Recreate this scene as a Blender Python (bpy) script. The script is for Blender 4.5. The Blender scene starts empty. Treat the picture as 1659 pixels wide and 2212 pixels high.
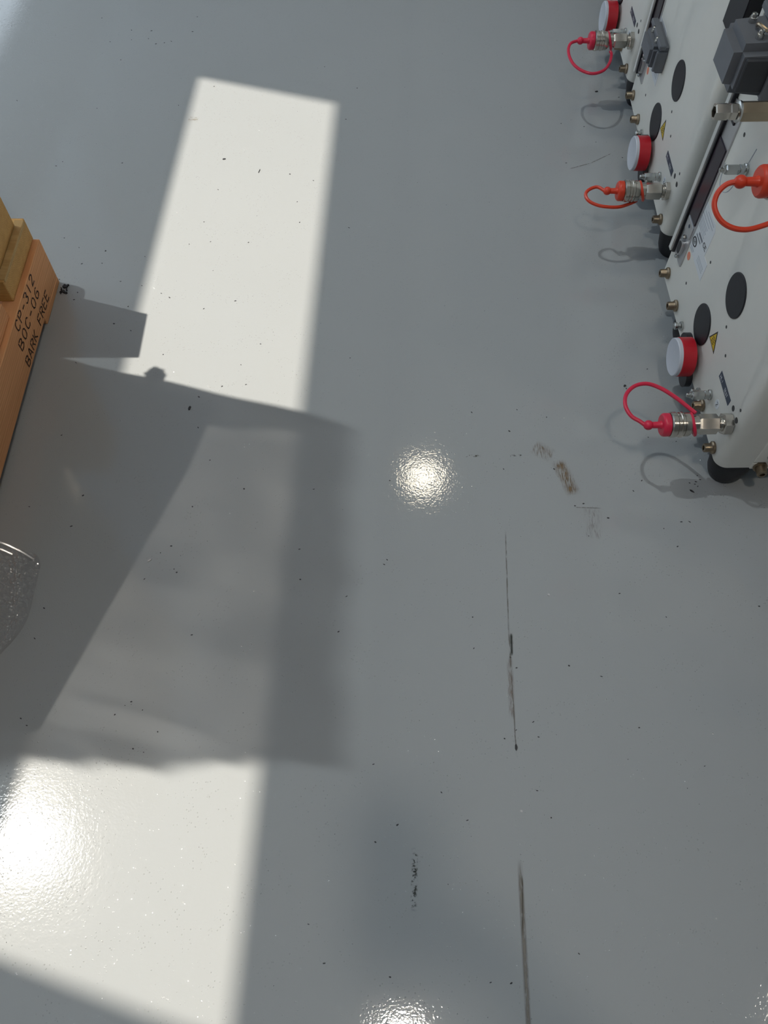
import bpy, bmesh, math, random
from mathutils import Vector, Matrix
random.seed(7)
R = math.radians
scene = bpy.context.scene
C = bpy.context.collection

# ------------------------------------------------------------------ camera
cam_d = bpy.data.cameras.new('camera'); cam = bpy.data.objects.new('camera', cam_d); C.objects.link(cam)
cam.location = (0, 0, 1.4); cam.rotation_euler = (R(29.8), 0, 0)
cam_d.sensor_fit = 'HORIZONTAL'; cam_d.sensor_width = 36.0; cam_d.lens = 36.0 * 1740 / 1659
cam_d.clip_start = 0.02
scene.camera = cam

# ------------------------------------------------------------------ sky, sun, exposure
SKY = 2.8
SHEET = 0.13
world = bpy.data.worlds.new('sky'); scene.world = world; world.use_nodes = True
wn = world.node_tree.nodes; wn['Background'].inputs[0].default_value = (0.76, 0.88, 1.0, 1); wn['Background'].inputs[1].default_value = SKY
sun_d = bpy.data.lights.new('sun', 'SUN'); sun = bpy.data.objects.new('sun', sun_d); C.objects.link(sun)
sun_dir = Vector((-0.59, 0.183, 1.40)).normalized()
sun.rotation_euler = sun_dir.to_track_quat('Z', 'Y').to_euler()
sun.location = (-4, 2, 8)
sun_d.energy = 6.6; sun_d.angle = R(0.53); sun_d.color = (1.0, 0.925, 0.81)
LAMP = 92.0
cy = scene.cycles
cy.max_bounces = 4; cy.diffuse_bounces = 2; cy.glossy_bounces = 2; cy.transparent_max_bounces = 8; cy.caustics_reflective = False; cy.caustics_refractive = False
vs = scene.view_settings
vs.view_transform = 'Standard'; vs.look = 'None'; vs.gamma = 1.0; vs.use_curve_mapping = False; vs.exposure = -0.14

# ------------------------------------------------------------------ materials
MATS = {}
def nmat(name):
    m = bpy.data.materials.new(name); m.use_nodes = True
    MATS[name] = m
    nt = m.node_tree; b = nt.nodes['Principled BSDF']
    return m, nt, b
def mat(name, col, rough=0.5, metal=0.0, var=0.06, scale=40, bump=0.0, bscale=200, emit=0, spec=0.5, coat=0):
    m, nt, b = nmat(name)
    N = nt.nodes; L = nt.links
    tc = N.new('ShaderNodeTexCoord')
    nz = N.new('ShaderNodeTexNoise'); nz.inputs['Scale'].default_value = scale; nz.inputs['Detail'].default_value = 4
    L.new(tc.outputs['Object'], nz.inputs['Vector'])
    mx = N.new('ShaderNodeMix'); mx.data_type = 'RGBA'
    mx.inputs[6].default_value = tuple(c * (1 - var) for c in col) + (1,)
    mx.inputs[7].default_value = tuple(min(1, c * (1 + var)) for c in col) + (1,)
    L.new(nz.outputs['Fac'], mx.inputs[0]); L.new(mx.outputs[2], b.inputs['Base Color'])
    b.inputs['Roughness'].default_value = rough; b.inputs['Metallic'].default_value = metal
    b.inputs['Specular IOR Level'].default_value = spec
    b.inputs['Coat Weight'].default_value = coat
    if bump:
        n2 = N.new('ShaderNodeTexNoise'); n2.inputs['Scale'].default_value = bscale; n2.inputs['Detail'].default_value = 3
        L.new(tc.outputs['Object'], n2.inputs['Vector'])
        bp = N.new('ShaderNodeBump'); bp.inputs['Strength'].default_value = bump; bp.inputs['Distance'].default_value = 0.001
        L.new(n2.outputs['Fac'], bp.inputs['Height']); L.new(bp.outputs['Normal'], b.inputs['Normal'])
    if emit:
        b.inputs['Emission Color'].default_value = tuple(col) + (1,); b.inputs['Emission Strength'].default_value = emit
    return m

mat('wall_paint', (0.55, 0.54, 0.52), 0.7, var=0.03, scale=3)
mat('ceiling_paint', (0.70, 0.70, 0.69), 0.8, var=0.03, scale=3)
mat('frame_white', (0.75, 0.75, 0.74), 0.4)
mat('machine_paint', (0.84, 0.83, 0.77), 0.42, var=0.02, bump=0.12, bscale=900)
mat('steel', (0.60, 0.56, 0.50), 0.24, 1.0, var=0.12, scale=120)
mat('chrome', (0.50, 0.51, 0.50), 0.26, 1.0, var=0.05)
mat('bronze_bolt', (0.30, 0.24, 0.17), 0.38, 1.0, var=0.25, scale=150)
mat('brass_pipe', (0.44, 0.36, 0.26), 0.32, 1.0, var=0.12, scale=60)
mat('red_rubber', (0.72, 0.025, 0.075), 0.36, var=0.06, spec=0.5)
mat('orange_rubber', (0.74, 0.062, 0.025), 0.36, var=0.06, spec=0.5)
mat('red_plastic', (0.52, 0.012, 0.025), 0.34, var=0.08)
mat('lid_plastic', (0.60, 0.63, 0.70), 0.38, var=0.04)
mat('black_plastic', (0.012, 0.012, 0.017), 0.42, var=0.3, bump=0.2, bscale=600)
mat('rubber_black', (0.010, 0.010, 0.013), 0.5, var=0.4, bump=0.3, bscale=300)
mat('grey_hood', (0.155, 0.165, 0.185), 0.55, var=0.08, bump=0.3, bscale=900)
mat('dark_hood', (0.045, 0.050, 0.058), 0.55, var=0.15)
mat('display_dark', (0.030, 0.018, 0.028), 0.22, var=0.25)
mat('aluminium', (0.62, 0.62, 0.63), 0.36, 0.9, var=0.05)
mat('strip_white', (0.68, 0.68, 0.65), 0.45, var=0.03)
mat('label_blue', (0.035, 0.050, 0.085), 0.4, var=0.1)
mat('label_white', (0.74, 0.77, 0.80), 0.35, var=0.02)
mat('label_yellow', (0.72, 0.50, 0.015), 0.35, var=0.05)
mat('label_orange', (0.80, 0.26, 0.16), 0.4, var=0.05)
mat('print_black', (0.02, 0.02, 0.025), 0.5)
mat('print_grey', (0.20, 0.21, 0.24), 0.5)
mat('print_light', (0.42, 0.45, 0.50), 0.5)
mat('hole_dark', (0.06, 0.06, 0.06), 0.7)
mat('stencil_ink', (0.035, 0.014, 0.008), 0.7, var=0.4, scale=300)
mat('speck_dark', (0.03, 0.03, 0.034), 0.6, var=0.4, scale=200)
mat('speck_light', (0.55, 0.55, 0.55), 0.5)
mat('carton', (0.36, 0.27, 0.18), 0.8, var=0.1)
mat('lamp_body', (0.05, 0.05, 0.055), 0.5)
mat('shirt', (0.06, 0.075, 0.11), 0.85, var=0.1); mat('trousers', (0.04, 0.042, 0.05), 0.85, var=0.1)
mat('skin', (0.55, 0.34, 0.25), 0.5, var=0.05); mat('hair', (0.035, 0.022, 0.015), 0.6); mat('shoe', (0.02, 0.02, 0.02), 0.5)
mat('phone_shell', (0.03, 0.03, 0.035), 0.25)

def lamp_glass(name, k, c):
    m, nt, b = nmat(name)
    b.inputs['Base Color'].default_value = (0.9, 0.9, 0.88, 1)
    b.inputs['Emission Color'].default_value = c + (1,)
    b.inputs['Emission Strength'].default_value = LAMP * k
    return m
lamp_glass('lamp_glass_cool', 2.1, (1.0, 0.90, 0.77)); lamp_glass('lamp_glass_warm', .38, (1.0, 0.87, 0.66)); lamp_glass('lamp_glass_dim', .7, (1.0, 0.92, 0.82))

def pane_mat():
    m = bpy.data.materials.new('window_glass'); m.use_nodes = True; MATS['window_glass'] = m
    nt = m.node_tree; N = nt.nodes; L = nt.links; N.clear()
    o = N.new('ShaderNodeOutputMaterial'); t = N.new('ShaderNodeBsdfTransparent'); g = N.new('ShaderNodeBsdfGlossy'); g.inputs['Roughness'].default_value = 0.02
    mx = N.new('ShaderNodeMixShader'); mx.inputs[0].default_value = 0.06
    L.new(t.outputs[0], mx.inputs[1]); L.new(g.outputs[0], mx.inputs[2]); L.new(mx.outputs[0], o.inputs['Surface'])
pane_mat()

def film_mat(name, clear, gloss, milk, scale, rough=0.12, ramp=None):
    # thin plastic film: clear see-through share, shiny share, milky share
    m = bpy.data.materials.new(name); m.use_nodes = True; MATS[name] = m
    nt = m.node_tree; N = nt.nodes; L = nt.links; N.clear()
    o = N.new('ShaderNodeOutputMaterial'); t = N.new('ShaderNodeBsdfTransparent')
    g = N.new('ShaderNodeBsdfGlossy'); g.inputs['Roughness'].default_value = rough
    d = N.new('ShaderNodeBsdfDiffuse'); d.inputs[0].default_value = (0.75, 0.75, 0.74, 1)
    tc = N.new('ShaderNodeTexCoord'); nz = N.new('ShaderNodeTexNoise'); nz.inputs['Scale'].default_value = scale; nz.inputs['Detail'].default_value = 3
    mp = N.new('ShaderNodeMapping'); mp.inputs['Scale'].default_value = (1, 1, 0.25)
    L.new(tc.outputs['Object'], mp.inputs['Vector']); L.new(mp.outputs['Vector'], nz.inputs['Vector'])
    r = N.new('ShaderNodeMapRange'); r.inputs[1].default_value = 0.3; r.inputs[2].default_value = 0.75
    r.inputs[3].default_value = clear[0]; r.inputs[4].default_value = clear[1]
    L.new(nz.outputs['Fac'], r.inputs[0])
    m1 = N.new('ShaderNodeMixShader'); m1.inputs[0].default_value = gloss / max(1e-6, gloss + milk)
    L.new(d.outputs[0], m1.inputs[1]); L.new(g.outputs[0], m1.inputs[2])
    fac = r.outputs[0]
    if ramp:      # film made clearer between these heights to soften its shadow edge
        sx = N.new('ShaderNodeSeparateXYZ'); L.new(tc.outputs['Object'], sx.inputs[0])
        rr = N.new('ShaderNodeMapRange'); rr.inputs[1].default_value = ramp[0]; rr.inputs[2].default_value = ramp[1]; rr.inputs[3].default_value = 0; rr.inputs[4].default_value = 1
        L.new(sx.outputs[2], rr.inputs[0])
        ad = N.new('ShaderNodeMath'); ad.operation = 'MAXIMUM'; L.new(fac, ad.inputs[0]); L.new(rr.outputs[0], ad.inputs[1]); fac = ad.outputs[0]
    m2 = N.new('ShaderNodeMixShader'); L.new(fac, m2.inputs[0]); L.new(m1.outputs[0], m2.inputs[1]); L.new(t.outputs[0], m2.inputs[2])
    L.new(m2.outputs[0], o.inputs['Surface'])
def sheet_mat():
    # added translucent sheet: lets a bluish share of the daylight straight through; share fades off so light drops towards the machines
    m = bpy.data.materials.new('daylight_sheet'); m.use_nodes = True; MATS['daylight_sheet'] = m
    nt = m.node_tree; N = nt.nodes; L = nt.links; N.clear()
    o = N.new('ShaderNodeOutputMaterial'); t = N.new('ShaderNodeBsdfTransparent'); t.inputs[0].default_value = (0.76, 0.88, 1.0, 1)
    d = N.new('ShaderNodeBsdfDiffuse'); d.inputs[0].default_value = (0.60, 0.60, 0.59, 1)
    tc = N.new('ShaderNodeTexCoord'); sx = N.new('ShaderNodeSeparateXYZ'); L.new(tc.outputs['Object'], sx.inputs[0])
    r = N.new('ShaderNodeMapRange'); r.interpolation_type = 'SMOOTHSTEP'
    for i, v in zip((1, 2, 3, 4), (0.15, 1.3, SHEET, 0.015)): r.inputs[i].default_value = v
    L.new(sx.outputs[0], r.inputs[0])
    mx = N.new('ShaderNodeMixShader'); L.new(r.outputs[0], mx.inputs[0])
    L.new(d.outputs[0], mx.inputs[1]); L.new(t.outputs[0], mx.inputs[2]); L.new(mx.outputs[0], o.inputs['Surface'])
sheet_mat()
film_mat('cover_film', (0.05, 0.21), 0.3, 0.7, 6.0, 0.12, (1.68, 1.84))
film_mat('bubble_film', (0.60, 0.80), 0.7, 0.3, 30.0, 0.20)

def wood(name, c1, c2, axis_scale, rings=False):
    m, nt, b = nmat(name); N = nt.nodes; L = nt.links
    tc = N.new('ShaderNodeTexCoord'); mp = N.new('ShaderNodeMapping'); mp.inputs['Scale'].default_value = axis_scale
    L.new(tc.outputs['Object'], mp.inputs['Vector'])
    wv = N.new('ShaderNodeTexWave'); wv.wave_type = 'RINGS' if rings else 'BANDS'
    if rings: wv.rings_direction = 'X'
    else: wv.bands_direction = 'Z'
    wv.inputs['Scale'].default_value = 22 if rings else 9; wv.inputs['Distortion'].default_value = 5; wv.inputs['Detail'].default_value = 3; wv.inputs['Detail Scale'].default_value = 1.5
    L.new(mp.outputs['Vector'], wv.inputs['Vector'])
    nz = N.new('ShaderNodeTexNoise'); nz.inputs['Scale'].default_value = 14; nz.inputs['Detail'].default_value = 6
    L.new(mp.outputs['Vector'], nz.inputs['Vector'])
    add = N.new('ShaderNodeMath'); add.operation = 'MULTIPLY'; L.new(wv.outputs['Fac'], add.inputs[0]); L.new(nz.outputs['Fac'], add.inputs[1])
    cr = N.new('ShaderNodeValToRGB'); cr.color_ramp.elements[0].position = 0.05; cr.color_ramp.elements[0].color = c1 + (1,)
    cr.color_ramp.elements[1].position = 0.6; cr.color_ramp.elements[1].color = c2 + (1,)
    L.new(add.outputs[0], cr.inputs[0]); L.new(cr.outputs[0], b.inputs['Base Color'])
    b.inputs['Roughness'].default_value = 0.75
    bp = N.new('ShaderNodeBump'); bp.inputs['Strength'].default_value = 0.35; bp.inputs['Distance'].default_value = 0.001
    L.new(nz.outputs['Fac'], bp.inputs['Height']); L.new(bp.outputs['Normal'], b.inputs['Normal'])
wood('wood_red', (0.78, 0.36, 0.155), (0.92, 0.47, 0.22), (4, .5, 5))
wood('wood_yellow', (0.55, 0.30, 0.09), (0.78, 0.48, 0.17), (1, 4, 6), True)
wood('wood_pale', (0.52, 0.33, 0.13), (0.66, 0.45, 0.20), (1, 5, 8))

# floor paint: grey gloss floor paint with orange peel, scuffs and worn lines
def floor_mat():
    m, nt, b = nmat('floor_paint'); N = nt.nodes; L = nt.links
    def math_(op, a, bb=None, clamp=False):
        n = N.new('ShaderNodeMath'); n.operation = op; n.use_clamp = clamp
        for i, v in enumerate((a, bb)):
            if v is None: continue
            if isinstance(v, (int, float)): n.inputs[i].default_value = v
            else: L.new(v, n.inputs[i])
        return n.outputs[0]
    def noise(scale, detail=3, vec=None, rough=0.5):
        n = N.new('ShaderNodeTexNoise'); n.inputs['Scale'].default_value = scale; n.inputs['Detail'].default_value = detail; n.inputs['Roughness'].default_value = rough
        L.new(vec or tc.outputs['Object'], n.inputs['Vector']); return n.outputs['Fac']
    def mrange(v, a, bb, c, d):
        n = N.new('ShaderNodeMapRange'); n.inputs[1].default_value = a; n.inputs[2].default_value = bb; n.inputs[3].default_value = c; n.inputs[4].default_value = d
        L.new(v, n.inputs[0]); return n.outputs[0]
    tc = N.new('ShaderNodeTexCoord'); sp = N.new('ShaderNodeSeparateXYZ'); L.new(tc.outputs['Object'], sp.inputs[0])
    X, Y = sp.outputs[0], sp.outputs[1]
    base = N.new('ShaderNodeMix'); base.data_type = 'RGBA'
    base.inputs[6].default_value = (0.385, 0.405, 0.415, 1); base.inputs[7].default_value = (0.415, 0.435, 0.445, 1)
    L.new(noise(1.6, 2), base.inputs[0])
    col = base.outputs[2]
    L.new(col, b.inputs['Base Color'])
    b.inputs['Specular IOR Level'].default_value = 0.5
    L.new(mrange(noise(5, 1), .3, .7, .048, .066), b.inputs['Roughness'])
    # relief: soft roll, orange peel, grit bumps under the paint
    vo = N.new('ShaderNodeTexVoronoi'); vo.inputs['Scale'].default_value = 150; L.new(tc.outputs['Object'], vo.inputs['Vector'])
    grit = mrange(vo.outputs['Distance'], 0.0, 0.20, 1, 0)
    keep = mrange(noise(14, 1), .42, .58, .05, 1)
    grit = math_('MULTIPLY', grit, keep)
    peel = noise(260, 1)
    peel2 = noise(90, 1)
    h = math_('ADD', math_('MULTIPLY', peel, 0.09), math_('ADD', math_('MULTIPLY', grit, 0.95), math_('MULTIPLY', peel2, 0.10)))
    bp = N.new('ShaderNodeBump'); bp.inputs['Strength'].default_value = 0.75; bp.inputs['Distance'].default_value = 0.0012
    L.new(h, bp.inputs['Height']); L.new(bp.outputs['Normal'], b.inputs['Normal'])
floor_mat()

# ------------------------------------------------------------------ mesh helpers
class MB:
    def __init__(s): s.bm = bmesh.new()
    def merge(s, b2):
        me = bpy.data.meshes.new('t'); b2.to_mesh(me); b2.free(); s.bm.from_mesh(me); bpy.data.meshes.remove(me)
    def box(s, x0, x1, y0, y1, z0, z1, bev=0, seg=2):
        b = bmesh.new(); bmesh.ops.create_cube(b, size=1)
        bmesh.ops.scale(b, vec=(x1 - x0, y1 - y0, z1 - z0), verts=b.verts)
        bmesh.ops.translate(b, vec=((x0 + x1) / 2, (y0 + y1) / 2, (z0 + z1) / 2), verts=b.verts)
        if bev: bmesh.ops.bevel(b, geom=b.edges[:], offset=bev, segments=seg, affect='EDGES', profile=0.5)
        s.merge(b); return s
    def lathe(s, o, axis, prof, seg=32, phase=0.0, sq=None):
        # prof: list of (distance along axis, radius)
        o = Vector(o); a = Vector(axis).normalized()
        u = a.orthogonal().normalized() if sq is None else Vector(sq); v = a.cross(u)
        rings = []
        bm = s.bm
        for t, r in prof:
            if r <= 1e-6: rings.append([bm.verts.new(o + a * t)])
            else: rings.append([bm.verts.new(o + a * t + (u * math.cos(2 * math.pi * k / seg + phase) + v * math.sin(2 * math.pi * k / seg + phase)) * r) for k in range(seg)])
        for A, B in zip(rings, rings[1:]):
            for k in range(seg):
                k2 = (k + 1) % seg
                if len(A) == 1 and len(B) == 1: continue
                if len(A) == 1: bm.faces.new((A[0], B[k2], B[k]))
                elif len(B) == 1: bm.faces.new((A[k], A[k2], B[0]))
                else: bm.faces.new((A[k], A[k2], B[k2], B[k]))
        if len(rings[0]) > 1: bm.faces.new(rings[0][::-1])
        if len(rings[-1]) > 1: bm.faces.new(rings[-1])
        return s
    def tube(s, pts, r, seg=10, closed=False, taper=None):
        P = [Vector(p) for p in pts]; bm = s.bm; n = len(P); rings = []
        prev = None
        for i, p in enumerate(P):
            if closed: t = (P[(i + 1) % n] - P[i - 1]).normalized()
            else: t = (P[min(i + 1, n - 1)] - P[max(i - 1, 0)]).normalized()
            if prev is None: u = t.orthogonal().normalized()
            else:
                u = prev - t * prev.dot(t); u.normalize()
            prev = u; v = t.cross(u)
            rr = r if taper is None else taper[i]
            rings.append([bm.verts.new(p + (u * math.cos(2 * math.pi * k / seg) + v * math.sin(2 * math.pi * k / seg)) * rr) for k in range(seg)])
        pairs = list(zip(rings, rings[1:])) + ([(rings[-1], rings[0])] if closed else [])
        for A, B in pairs:
            for k in range(seg): bm.faces.new((A[k], A[(k + 1) % seg], B[(k + 1) % seg], B[k]))
        if not closed: bm.faces.new(rings[0][::-1]); bm.faces.new(rings[-1])
        return s
    def prism(s, pts, d):
        # polygon of 3d points pushed along d
        bm = s.bm; d = Vector(d); A = [bm.verts.new(p) for p in pts]; B = [bm.verts.new(Vector(p) + d) for p in pts]; n = len(A)
        bm.faces.new(A[::-1]); bm.faces.new(B)
        for k in range(n): bm.faces.new((A[k], A[(k + 1) % n], B[(k + 1) % n], B[k]))
        return s
    def build(s, name, m, parent=None, smooth=True, loc=None):
        bmesh.ops.recalc_face_normals(s.bm, faces=s.bm.faces[:])
        me = bpy.data.meshes.new(name); s.bm.to_mesh(me); s.bm.free()
        me.materials.append(MATS[m])
        if smooth:
            me.shade_smooth(); me.set_sharp_from_angle(angle=R(35))
        o = bpy.data.objects.new(name, me); C.objects.link(o)
        if parent: o.parent = parent
        if loc: o.location = loc
        return o
def spline(pts, n=8):
    P = [Vector(p) for p in pts]; out = []
    for i in range(len(P) - 1):
        p0 = P[max(i - 1, 0)]; p1 = P[i]; p2 = P[i + 1]; p3 = P[min(i + 2, len(P) - 1)]
        for k in range(n):
            t = k / n
            out.append(0.5 * ((2 * p1) + (p2 - p0) * t + (2 * p0 - 5 * p1 + 4 * p2 - p3) * t * t + (3 * p1 - p0 - 3 * p2 + p3) * t ** 3))
    out.append(P[-1]); return out
def empty(name, loc, rz=0):
    o = bpy.data.objects.new(name, None); C.objects.link(o); o.location = loc; o.rotation_euler = (0, 0, rz); o.empty_display_size = 0.1
    return o
def tag(o, label=None, cat=None, group=None, kind=None):
    if label: o['label'] = label
    if cat: o['category'] = cat
    if group: o['group'] = group
    if kind: o['kind'] = kind
    return o

# ------------------------------------------------------------------ room
tag(MB().box(-2.6, 3.6, -3.6, 6.2, -0.1, 0).build('floor', 'floor_paint', smooth=False), 'glossy grey painted floor with scuffs, worn lines and specks', None, kind='structure')
tag(MB().prism([(-.65, -3.6, 4.75), (3.6, -3.6, 4.75), (3.6, 6.2, 4.75), (-.65, 6.2, 4.75)], (0, 0, .05)).build('ceiling', 'ceiling_paint', smooth=False), 'plain white ceiling above the lamps', kind='structure')
def quad(pts, name, m, parent=None, loc=None, rz=0):
    mb = MB(); mb.bm.faces.new([mb.bm.verts.new(p) for p in pts]); o = mb.build(name, m, parent, smooth=False, loc=loc); o.rotation_euler.z = rz; return o
tag(quad(((-.195, -4.8, 0), (1.36, -4.8, 0), (1.36, 5.0, 0), (.197, 5.0, 0)), 'window_2', 'daylight_sheet', None, (-2.0, 1.2, 4.75)), 'translucent roof strip added for daylight along the left wall', kind='structure')  # unseen sheet, added so part of the sun reaches the floor
tag(MB().box(3.5, 3.6, -3.6, 6.2, 0, 4.75).build('wall_right', 'wall_paint', smooth=False), 'plain white wall behind the machines', kind='structure')
tag(MB().box(-2.6, 3.5, 6.1, 6.2, 0, 4.75).build('wall_far', 'wall_paint', smooth=False), 'plain white far wall', kind='structure')
tag(MB().box(-2.6, 3.5, -3.6, -3.5, 0, 4.75).build('wall_near', 'wall_paint', smooth=False), 'plain white wall behind the photographer', kind='structure')
# worn lines, rust scuffs and cracks in the floor paint: thin marks lying in the surface
FLOOR = bpy.data.objects['floor']
MARKS = {}
def mark_mat(tint, lo, hi, stretch, power):
    key = (tint, lo, hi, stretch, power)
    if key in MARKS: return MARKS[key]
    name = 'floor_mark_%d' % len(MARKS); MARKS[key] = name
    m, nt, b = nmat(name); N = nt.nodes; L = nt.links
    b.inputs['Base Color'].default_value = tint + (1,); b.inputs['Roughness'].default_value = 0.25
    tc = N.new('ShaderNodeTexCoord'); ge = N.new('ShaderNodeNewGeometry')
    mp = N.new('ShaderNodeMapping'); mp.inputs['Scale'].default_value = (2, .25, 1) if stretch else (1, 1, 1); L.new(ge.outputs['Position'], mp.inputs['Vector'])
    nz = N.new('ShaderNodeTexNoise'); nz.inputs['Scale'].default_value = 190 if stretch else 150; nz.inputs['Detail'].default_value = 3; nz.inputs['Roughness'].default_value = 0.65
    L.new(mp.outputs['Vector'], nz.inputs['Vector'])
    sp = N.new('ShaderNodeSeparateXYZ'); L.new(tc.outputs['Generated'], sp.inputs[0])
    def mr(v, a, bb, c, d):
        n = N.new('ShaderNodeMapRange'); n.inputs[1].default_value = a; n.inputs[2].default_value = bb; n.inputs[3].default_value = c; n.inputs[4].default_value = d; L.new(v, n.inputs[0]); return n.outputs[0]
    def ma(op, a, bb=None):
        n = N.new('ShaderNodeMath'); n.operation = op
        for i, v in enumerate((a, bb)):
            if v is None: continue
            if isinstance(v, (int, float)): n.inputs[i].default_value = v
            else: L.new(v, n.inputs[i])
        return n.outputs[0]
    side = mr(ma('ABSOLUTE', ma('SUBTRACT', sp.outputs[1], .5)), .10, .5, 1, 0)
    ends = mr(ma('ABSOLUTE', ma('SUBTRACT', sp.outputs[0], .5)), .36, .5, 1, 0)
    L.new(ma('MULTIPLY', ma('MULTIPLY', side, ends), mr(nz.outputs['Fac'], lo, hi, 0, power)), b.inputs['Alpha'])
    return name
NMARK = [0]
def stroke(p, q, w, tint, lo, hi, nscale, stretch=(1, 1, 1), power=1.0):
    dx, dy = q[0] - p[0], q[1] - p[1]; ln = math.hypot(dx, dy); NMARK[0] += 1
    mb = MB(); mb.bm.faces.new([mb.bm.verts.new(v) for v in ((-ln / 2, -w, 0), (ln / 2, -w, 0), (ln / 2, w, 0), (-ln / 2, w, 0))])
    o = mb.build('floor_mark', mark_mat(tint, lo, hi, stretch[1] < 1, power), FLOOR, False, ((p[0] + q[0]) / 2, (p[1] + q[1]) / 2, .00015 + .00003 * NMARK[0]))
    o.rotation_euler.z = math.atan2(dy, dx)
brown = (0.25, 0.165, 0.085); dark = (0.055, 0.06, 0.055); grey = (0.22, 0.21, 0.19)
for p, q in (((.2403, .7606), (.2300, .5505)), ((.2305, .5655), (.2262, .32))):
    stroke(p, q, .0017, grey, .36, .56, 60, (1, .3, 1), .8)
stroke((.228, .50), (.224, .385), .007, (.30, .25, .22), .40, .62, 90, (2, .4, 1), .7)
stroke((.2345, .545), (.232, .50), .003, dark, .35, .45, 120, (1, .4, 1))
stroke((.2178, .1598), (.2105, -.12), .0050, (.255, .235, .21), .22, .50, 70, (2, .3, 1), .85)
stroke((.2200, .135), (.2135, .05), .0016, (.12, .11, .09), .35, .5, 70, (2, .3, 1), .8)
stroke((.0498, .1771), (.0466, .083), .006, dark, .50, .60, 130)
stroke((.312, .962), (.352, .934), .020, brown, .42, .68, 130, (2.2, .35, 1), .75)
stroke((.360, .926), (.386, .840), .017, brown, .38, .62, 130, (2.2, .3, 1), .85)
stroke((.1598, .9364), (.205, .937), .004, dark, .54, .62, 160)
stroke((.26, .9364), (.29, .937), .004, dark, .52, .60, 160)
stroke((.38, .8125), (.437, .8104), .0011, grey, .36, .60, 60)
stroke((.418, .815), (.412, .738), .020, (.27, .23, .19), .48, .74, 130, (2.2, .3, 1), .65)
stroke((.4911, 1.8489), (.55, 1.872), .0014, grey, .4, .5, 50); stroke((.55, 1.872), (.6103, 1.9115), .0014, grey, .4, .5, 50)
stroke((-.545, 2.06), (-.515, 2.06), .012, (.36, .33, .25), .45, .6, 60, (1, 1, 1), .6)
# left wall with a high window, turned by 2.3 degrees against the machines
WROT = -math.atan(0.04)
wl = empty('wall_left', (-2.0, 1.2, 0), WROT); tag(wl, 'left wall with one high window and translucent sheet added for daylight', kind='structure')
Z0, Z1 = 3.325, 4.275
LZ0, LZ1 = 0.18, 0.90  # height of the unseen low windows, added to brighten the machine fronts
WIN = [(-0.733, 1.49, Z0, Z1), (0.35, 2.65, LZ0, LZ1), (2.65, 4.9, LZ0, LZ1)]     # along the wall, measured from its origin
TH_ = 0.012
MB().box(-TH_, 0, -4.7, 5.0, 0, LZ0).build('lower_wall', 'wall_paint', wl, smooth=False)
MB().box(-TH_, 0, -4.7, 0.35, LZ0, LZ1).build('middle_wall', 'wall_paint', wl, smooth=False)
MB().box(-TH_, 0, -4.7, 5.0, LZ1, 1.6).build('band_wall', 'wall_paint', wl, smooth=False)
MB().box(-TH_, 0, 4.9, 5.0, LZ0, LZ1).build('pier', 'wall_paint', wl, smooth=False)
for y0, y1, z0, z1 in ((-4.7, 5.0, 1.6, Z0), (-4.7, 5.0, Z1, 4.75), (-4.7, -0.733, Z0, Z1), (1.49, 5.0, Z0, Z1)):
    quad(((0, y0, z0), (0, y1, z0), (0, y1, z1), (0, y0, z1)), 'added_wall_sheet', 'daylight_sheet', wl)  # unseen sheets added to let weakened sun through the wall
for i, (a, b_, za, zb) in enumerate(WIN):
    wo = empty('window_%d' % (1, 3, 4)[i], (-2.0, 1.2, 0), WROT)
    tag(wo, ('high window in the left wall that lets in the sun patch', 'low window added in the left wall to light the machines, beside the pallet', 'low window added in the left wall to light the machines, at the far end')[i], kind='structure')
    f = 0.004 if i == 0 else 0.02
    for bx in ((a - f, a, za - f, zb + f), (b_, b_ + f, za - f, zb + f), (a, b_, za - f, za), (a, b_, zb, zb + f)):
        MB().box(0.0005, 0.003, bx[0], bx[1], bx[2], bx[3]).build('window_frame', 'frame_white', wo, smooth=False)
    MB().box(-0.008, -0.004, a, b_, za, zb).build('pane', 'window_glass', wo, smooth=False)

# ceiling lamps
def lamp(x, y, label, glass, r=1.0):
    t = empty('high_bay_lamp', (x, y, 3.0)); tag(t, label, 'lamp', 'high bay ceiling lamps')
    MB().lathe((0, 0, 0), (0, 0, 1), [(-0.004, 0.0), (-0.004, 0.080 * r), (0.0, 0.083 * r), (0.004, 0.080 * r)], 40).build('diffuser', glass, t)
    MB().lathe((0, 0, 0), (0, 0, 1), [(0.006, 0.12 * r), (0.03, 0.125 * r), (0.05, 0.12 * r), (0.09, 0.08), (0.15, 0.07), (0.17, 0.04)], 40).build('housing', 'lamp_body', t)
    MB().lathe((0, 0, 0), (0, 0, 1), [(0.17, 0.012), (1.75, 0.012)], 12).build('suspension_rod', 'lamp_body', t)
lamp(0.08, -0.26, 'round ceiling lamp above the photographer', 'lamp_glass_cool')
lamp(0.255, 2.78, 'round ceiling lamp mirrored in the middle of the floor', 'lamp_glass_warm', 1.45)
lamp(1.95, -0.22, 'round ceiling lamp to the right above the near machine', 'lamp_glass_dim')

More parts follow.
